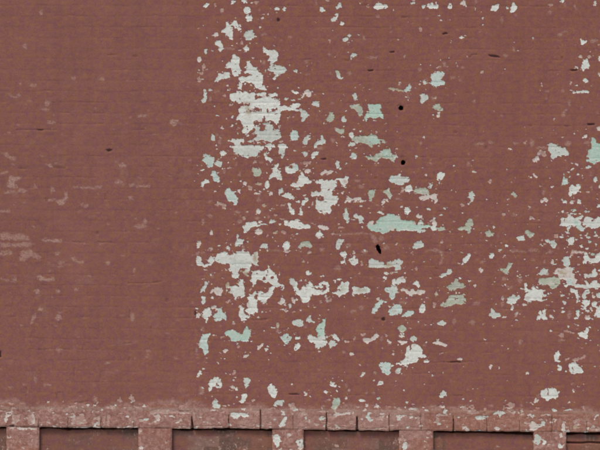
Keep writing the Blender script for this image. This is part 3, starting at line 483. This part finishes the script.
def box(name, x0, x1, y0, y1, z0, z1, mat, parent, bev=0.0):
    import bmesh
    bm = bmesh.new(); bmesh.ops.create_cube(bm, size=1)
    for v in bm.verts:
        v.co = ((x0 + x1) / 2 + v.co.x * (x1 - x0), (y0 + y1) / 2 + v.co.y * (y1 - y0), (z0 + z1) / 2 + v.co.z * (z1 - z0))
    if bev:
        bmesh.ops.bevel(bm, geom=bm.edges[:], offset=bev, segments=2, affect='EDGES')
    me = bpy.data.meshes.new(name); bm.to_mesh(me); bm.free(); me.materials.append(mat)
    o = bpy.data.objects.new(name, me); col.objects.link(o)
    if parent is not None:
        o.parent = parent
    return o

# ------------------------------------------------------------------ materials
class NT:
    def __init__(s, name):
        s.m = bpy.data.materials.new(name); s.m.use_nodes = True
        s.t = s.m.node_tree; s.t.nodes.clear()
    def n(s, typ, **kw):
        o = s.t.nodes.new(typ)
        for k, v in kw.items():
            setattr(o, k, v)
        return o
    def put(s, sock, v):
        if isinstance(v, bpy.types.NodeSocket):
            s.t.links.new(v, sock)
        else:
            sock.default_value = v
    def math(s, op, a, b=0.0, c=0.0, clamp=False):
        o = s.n('ShaderNodeMath', operation=op, use_clamp=clamp)
        s.put(o.inputs[0], a); s.put(o.inputs[1], b); s.put(o.inputs[2], c)
        return o.outputs[0]
    def mix(s, f, a, b, blend='MIX'):
        o = s.n('ShaderNodeMix', data_type='RGBA', blend_type=blend)
        s.put(o.inputs[0], f)
        s.put(o.inputs[6], a if isinstance(a, bpy.types.NodeSocket) else (*a, 1))
        s.put(o.inputs[7], b if isinstance(b, bpy.types.NodeSocket) else (*b, 1))
        return o.outputs[2]
    def rng(s, v, a, b, lo=0.0, hi=1.0, smooth=True):
        o = s.n('ShaderNodeMapRange', interpolation_type='SMOOTHSTEP' if smooth else 'LINEAR')
        s.put(o.inputs[0], v); s.put(o.inputs[1], a); s.put(o.inputs[2], b); s.put(o.inputs[3], lo); s.put(o.inputs[4], hi)
        return o.outputs[0]
    def coord(s, sc=(1, 1, 1), loc=(0, 0, 0)):
        c = s.n('ShaderNodeTexCoord'); mp = s.n('ShaderNodeMapping')
        s.t.links.new(c.outputs['Object'], mp.inputs[0]); mp.inputs['Scale'].default_value = sc; mp.inputs['Location'].default_value = loc
        return mp.outputs[0]
    def noise(s, scale, detail=3, rough=0.55, sc=(1, 1, 1), loc=(0, 0, 0)):
        o = s.n('ShaderNodeTexNoise'); s.put(o.inputs['Vector'], s.coord(sc, loc))
        o.inputs['Scale'].default_value = scale; o.inputs['Detail'].default_value = detail; o.inputs['Roughness'].default_value = rough
        return o.outputs[0]
    def attr(s, name, out='Fac'):
        return s.n('ShaderNodeAttribute', attribute_name=name).outputs[out]
    def finish(s, colour, rough=0.8, bump=None, strength=0.3, dist=0.002, spec=0.25):
        p = s.n('ShaderNodeBsdfPrincipled'); o = s.n('ShaderNodeOutputMaterial')
        s.put(p.inputs['Base Color'], colour if isinstance(colour, bpy.types.NodeSocket) else (*colour, 1)); s.put(p.inputs['Roughness'], rough); p.inputs['Specular IOR Level'].default_value = spec
        if bump is not None:
            b = s.n('ShaderNodeBump'); b.inputs['Strength'].default_value = strength; b.inputs['Distance'].default_value = dist
            s.put(b.inputs['Height'], bump); s.t.links.new(b.outputs[0], p.inputs['Normal'])
        s.t.links.new(p.outputs[0], o.inputs[0])
        return s.m

def painted_brick(name, c1, c2, c3, worn_a, worn_b, worn_c):
    t = NT(name)
    # red paint: slow drift between a browner and a mauver red, then finer mottling
    big = t.rng(t.noise(1.1, 3), 0.35, 0.65)
    mid = t.rng(t.noise(13, 3, 0.6, (1, 1, 1.6), (3, 0, 1)), 0.36, 0.64)
    fine = t.rng(t.noise(27, 4, 0.7, (1, 1, 1), (7, 0, 2)), 0.33, 0.67)
    red = t.mix(big, c1, c2)
    sep = t.n('ShaderNodeSeparateXYZ'); t.t.links.new(t.coord(), sep.inputs[0])
    red = t.mix(t.math('MULTIPLY', t.rng(sep.outputs[0], -0.95, -0.55), 0.7), red, base(134, 83, 69))   # a redder coat beyond the flaking edge
    red = t.mix(t.math('MULTIPLY', mid, 0.55), red, c3)
    tint = t.mix(fine, base(143, 99, 68), base(123, 76, 94))
    red = t.mix(0.50, red, tint)
    red = t.mix(t.math('MULTIPLY', t.math('SUBTRACT', t.attr('brick'), 0.5), t.math('MULTIPLY', t.rng(t.noise(1.7, 3, 0.6, (1, 1, 1), (4, 0, 8)), 0.4, 0.65), 0.28)), red, base(158, 106, 90))
    # faded scour in long flat streaks
    st = t.rng(t.noise(6, 4, 0.65, (0.55, 1, 5.0), (1, 0, 5)), 0.60, 0.78)
    red = t.mix(t.math('MULTIPLY', st, 0.30), red, base(150, 110, 102))
    run = t.rng(t.noise(9, 4, 0.6, (1, 1, 0.09), (6, 0, 2)), 0.40, 0.66)
    red = t.mix(t.math('MULTIPLY', run, 0.22), red, base(112, 72, 66))
    pat = t.rng(t.noise(2.6, 5, 0.6, (0.7, 1, 1.6), (9, 0, 3)), 0.50, 0.64)
    red = t.mix(t.math('MULTIPLY', pat, 0.16), red, base(150, 104, 94))
    # worn paint: thin, pinkish, with bare orange brick and lime bloom
    w1 = t.rng(t.noise(30, 5, 0.75, (1, 1, 1.2), (2, 0, 9)), 0.36, 0.60)
    worn = t.mix(w1, worn_a, worn_b)
    w2 = t.rng(t.noise(19, 4, 0.7, (1, 1, 1), (8, 0, 4)), 0.56, 0.68)
    worn = t.mix(t.math('MULTIPLY', w2, 0.75), worn, worn_c)
    w3 = t.rng(t.noise(36, 5, 0.75, (1.5, 1, 0.9), (5, 0, 7)), 0.57, 0.64)
    worn = t.mix(t.math('MULTIPLY', w3, 0.7), worn, base(188, 166, 158))
    w4 = t.rng(t.noise(27, 5, 0.75, (1.2, 1, 1), (1, 0, 3)), 0.58, 0.66)
    worn = t.mix(t.math('MULTIPLY', w4, 0.55), worn, base(104, 78, 74))
    worn = t.mix(t.math('MULTIPLY', t.attr('bloom'), t.rng(t.noise(40, 4, 0.7), 0.38, 0.58)), worn, base(158, 138, 126))
    worn = t.mix(t.math('MULTIPLY', t.rng(t.attr('brick'), 0.55, 0.9), 0.40), worn, base(150, 98, 78))
    worn = t.mix(t.math('MULTIPLY', t.rng(t.attr('brick'), 0.4, 0.05), 0.30), worn, base(172, 140, 131))
    colr = t.mix(t.attr('wear'), red, worn)
    # dusty, thinned paint: soft and broken
    dn = t.rng(t.noise(55, 4, 0.7, (1, 1, 1.5), (3, 0, 6)), 0.36, 0.58, 0.15, 1.0)
    colr = t.mix(t.math('MULTIPLY', t.math('MULTIPLY', t.attr('dust'), dn), 0.95, clamp=True), colr, base(168, 136, 125))
    # joints keep a little grime
    colr = t.mix(t.math('MULTIPLY', t.attr('joint'), t.math('MULTIPLY', t.rng(t.noise(9, 3, 0.6, (1, 1, 2), (4, 0, 4)), 0.42, 0.62), 0.16)), colr, base(96, 66, 64))
    # exposed older coats
    edge = t.math('ADD', t.attr('flake'), t.math('MULTIPLY', t.math('SUBTRACT', t.noise(130, 2, 0.6), 0.5), 0.40))
    fmask = t.rng(edge, 0.36, 0.50)
    un = t.attr('under', 'Color')
    un = t.mix(t.math('MULTIPLY', t.rng(t.noise(34, 3, 0.65, (1, 1, 1.5), (12, 0, 3)), 0.50, 0.66), 0.5), un, base(203, 206, 199))
    un = t.mix(t.math('MULTIPLY', t.rng(t.noise(30, 3, 0.65, (1, 1, 1.5), (2, 0, 13)), 0.56, 0.70), 0.4), un, base(176, 164, 142))
    un = t.mix(t.math('MULTIPLY', t.rng(t.noise(60, 3, 0.65, (1, 1, 1.4), (6, 0, 3)), 0.42, 0.72), 0.40), un, base(166, 168, 161))
    un = t.mix(t.math('MULTIPLY', t.rng(t.noise(85, 3, 0.7, (1, 1, 1), (9, 0, 8)), 0.60, 0.70), 0.5), un, base(150, 122, 110))
    colr = t.mix(fmask, colr, un)
    # grain
    gr = t.noise(120, 3, 0.75)
    colr = t.mix(0.8, colr, t.mix(t.rng(gr, 0.25, 0.75, smooth=False), (0.36, 0.36, 0.36), (0.64, 0.64, 0.64)), 'OVERLAY')
    # gaps in the joints: the shade of their depth, darkened into the colour
    colr = t.mix(t.rng(t.math('ADD', t.attr('crack'), t.math('MULTIPLY', t.math('SUBTRACT', t.noise(110, 2), 0.5), 0.3)), 0.10, 0.95), colr, base(58, 32, 32))
    bump = t.math('ADD', t.math('MULTIPLY', t.noise(90, 4, 0.65), 0.6), t.math('MULTIPLY', gr, 0.4))
    return t.finish(colr, 0.78, bump, 0.45, 0.004)

M_wall = painted_brick('painted brick', base(130, 86, 74), base(127, 83, 76), base(134, 87, 71), base(172, 134, 126), base(135, 95, 85), base(147, 97, 74))
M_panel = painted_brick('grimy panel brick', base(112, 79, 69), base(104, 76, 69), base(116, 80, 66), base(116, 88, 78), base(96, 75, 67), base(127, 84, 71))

t = NT('shade-dark hole'); M_hole = t.finish(t.mix(t.noise(40), base(40, 20, 20), base(64, 36, 32)), 0.9)  # shade inside the holes is put into this dark lining colour
t = NT('weathered stone'); M_stone = t.finish(t.mix(t.noise(14, 5, 0.65), base(122, 108, 98), base(158, 142, 130)), 0.85, t.noise(60, 4), 0.4)
t = NT('concrete paving'); M_pave = t.finish(t.mix(t.noise(5, 6, 0.65), (0.24, 0.235, 0.22), (0.34, 0.33, 0.31)), 0.9, t.noise(70, 3), 0.3)
t = NT('asphalt'); M_road = t.finish(t.mix(t.noise(8, 6, 0.7), (0.045, 0.045, 0.047), (0.075, 0.073, 0.07)), 0.9, t.noise(120, 3), 0.4)
t = NT('brick core'); M_core = t.finish(t.mix(t.noise(20, 3), base(96, 62, 52), base(120, 80, 66)), 0.9)

# ------------------------------------------------------------------ the wall
wall = bpy.data.objects.new('brick_wall', None); col.objects.link(wall)
wall['label'] = 'brown-red painted brick wall with flaking white and mint paint above a row of recessed panels'
wall['category'] = 'wall'; wall['kind'] = 'thing'

def ell(cx, cy, rx, ry, rot, seed, n=16, jit=0.12):
    r = np.random.RandomState(seed); c, s = math.cos(rot), math.sin(rot)
    pts = []
    for k in range(n):
        a = k * 2 * math.pi / n; j = 1 + r.uniform(-jit, jit)
        x, y = rx * j * math.cos(a), ry * j * math.sin(a)
        pts.append((cx + c * x - s * y, cy + s * x + c * y))
    return pts
HOLES = [ell(400.9, 107.9, 2.6, 2.4, 0.2, 5), ell(403.0, 162.6, 2.3, 2.5, 0, 6), ell(378.6, 248.9, 2.1, 5.2, -0.32, 7, 18, 0.16)]
def inside(pts):
    p = np.array(pts); q = np.roll(p, -1, 0)
    def fn(X, Y):
        m = np.zeros(X.shape, bool)
        for (ax, ay), (bx, by) in zip(p, q):
            if ay != by:
                m ^= ((ay > Y) != (by > Y)) & (X < (bx - ax) * (Y - ay) / (by - ay) + ax)
        return m
    return fn

def spaced(a0, a, b, b1, fine, coarse):
    return np.concatenate([np.arange(a0, a - coarse * 0.5, coarse), np.arange(a, b, fine), np.arange(b, b1 + coarse * 0.5, coarse)])
U = spaced(XL, -6, 606, XR, 0.55, 2.0)
VF = np.concatenate([np.arange(-140, -5, 2.0), np.arange(-5, 409.8, 0.55), [410.0]])
relief('wall_face', U, VF, M_wall, wall, 'face', 0.25, holes=[inside(h) for h in HOLES])

VL = np.linspace(409.0, LEDGE_FOOT, 46)
relief('brick_ledge', U, VL, M_wall, wall, 'ledge', 0.22, out=0.0006,
       foot_edge=lambda X: 0.55 * vn(X, X * 0, 14, 81) + 0.35 * vn(X, X * 0, 4, 82) - 0.9 * np.exp(-((X - 225) / 30) ** 2))

for a, b in PIERS:
    dens = 0.6 if -40 < a < 610 else 1.6
    us = np.linspace(a, b, int((b - a) / dens) + 1)
    vs = np.concatenate([np.arange(LEDGE_FOOT + 0.2, 462, dens), np.arange(462, PANEL_FOOT + 1, 3.0)])
    relief('pier', us, vs, M_wall, wall, 'pier', 0.2, out=-0.001)
ends = [(XL, PIERS[0][0])] + [(PIERS[i][1], PIERS[i + 1][0]) for i in range(len(PIERS) - 1)] + [(PIERS[-1][1], XR)]
for a, b in ends:
    dens = 0.6 if -100 < a < 610 else 1.6
    us = np.linspace(a - 2.5, b + 2.5, int((b - a) / dens) + 1)
    vs = np.concatenate([np.arange(LEDGE_FOOT - 4, 462, dens * 0.8), np.arange(462, PANEL_FOOT + 4, 3.0)])
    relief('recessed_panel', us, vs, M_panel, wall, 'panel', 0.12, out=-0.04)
relief('plinth', np.arange(XL, XR + 1, 3.0), np.arange(PANEL_FOOT, GROUND_V + 8, 3.0), M_wall, wall, 'plinth', 0.3, out=0.05)
zt = ZC + (CV + 140) * S
box('core', (XL - CX) * S + 0.03, (XR - CX) * S - 0.03, 0.19, 0.55, -0.05, zt - 0.06, M_core, wall)
box('coping', (XL - CX) * S - 0.06, (XR - CX) * S + 0.06, -0.07, 0.62, zt - 0.03, zt + 0.09, M_stone, wall, 0.012)

for pts in HOLES:
    p = np.array(pts); c = p.mean(0); p = c + (p - c) * 1.16
    n = len(p); X = (p[:, 0] - CX) * S; Z = ZC + (CV - p[:, 1]) * S
    rows = [np.stack([X * 1, np.full(n, d), Z], -1) for d in (0.004, 0.05, 0.12)]
    cen = np.array([[X.mean(), 0.12, Z.mean()]])
    co = np.concatenate(rows + [cen])
    q = []
    for r in range(2):
        for k in range(n):
            q.append((r * n + k, r * n + (k + 1) % n, (r + 1) * n + (k + 1) % n, (r + 1) * n + k))
    for k in range(0, n, 2):
        q.append((2 * n + k, 2 * n + (k + 1) % n, 2 * n + (k + 2) % n, 3 * n))
    link_mesh('hole', co, np.array(q), M_hole, wall)

# ------------------------------------------------------------------ the ground in front
o = box('pavement', -60, 60, -2.6, 0.1, -0.3, 0.0, M_pave, None, 0.01); o['kind'] = 'structure'
o = box('road', -150, 150, -150, -2.6, -0.4, -0.13, M_road, None); o['kind'] = 'structure'
o = box('ground', -300, 300, -300, 300, -0.8, -0.404, M_pave, None); o['kind'] = 'structure'

# ------------------------------------------------------------------ daylight, camera
ELEV, AZ = math.radians(52), math.radians(-24)      # AZ: from straight in front of the wall, minus = from the left
w = bpy.data.worlds.new('World'); scene.world = w; w.use_nodes = True
nt = w.node_tree; nt.nodes.clear()
sky = nt.nodes.new('ShaderNodeTexSky'); sky.sky_type = 'NISHITA'; sky.sun_disc = False
sky.sun_elevation = ELEV; sky.air_density = 1.0; sky.dust_density = 3.0; sky.ozone_density = 1.0
bg = nt.nodes.new('ShaderNodeBackground'); bg.inputs[1].default_value = 0.135
wo = nt.nodes.new('ShaderNodeOutputWorld')
nt.links.new(sky.outputs[0], bg.inputs[0]); nt.links.new(bg.outputs[0], wo.inputs[0])
d = Vector((math.sin(AZ) * math.cos(ELEV), -math.cos(AZ) * math.cos(ELEV), math.sin(ELEV)))   # towards the sun
sky.sun_rotation = math.atan2(d.x, d.y)
sl = bpy.data.lights.new('sun', 'SUN'); sl.energy = 1.5; sl.angle = math.radians(16); sl.color = (1.0, 0.95, 0.88)
so = bpy.data.objects.new('sun', sl); col.objects.link(so)
so.rotation_euler = (-d).to_track_quat('-Z', 'Y').to_euler(); so.location = (-4, -10, 9)

cam = bpy.data.cameras.new('camera'); co_ = bpy.data.objects.new('camera', cam); col.objects.link(co_)
DIST = 14.0
cam.sensor_width = 36; cam.lens = 36 * DIST / (600 * S); cam.clip_end = 2000; cam.clip_start = 0.1
co_.location = (0, -DIST, ZC); co_.rotation_euler = (math.radians(90), 0, 0)
scene.camera = co_

scene.render.engine = 'CYCLES'; scene.cycles.filter_width = 2.0
scene.render.resolution_x = 1024; scene.render.resolution_y = 768
vs_ = scene.view_settings
vs_.view_transform = 'Standard'; vs_.look = 'None'; vs_.gamma = 1.0; vs_.use_curve_mapping = False; vs_.exposure = 0.0
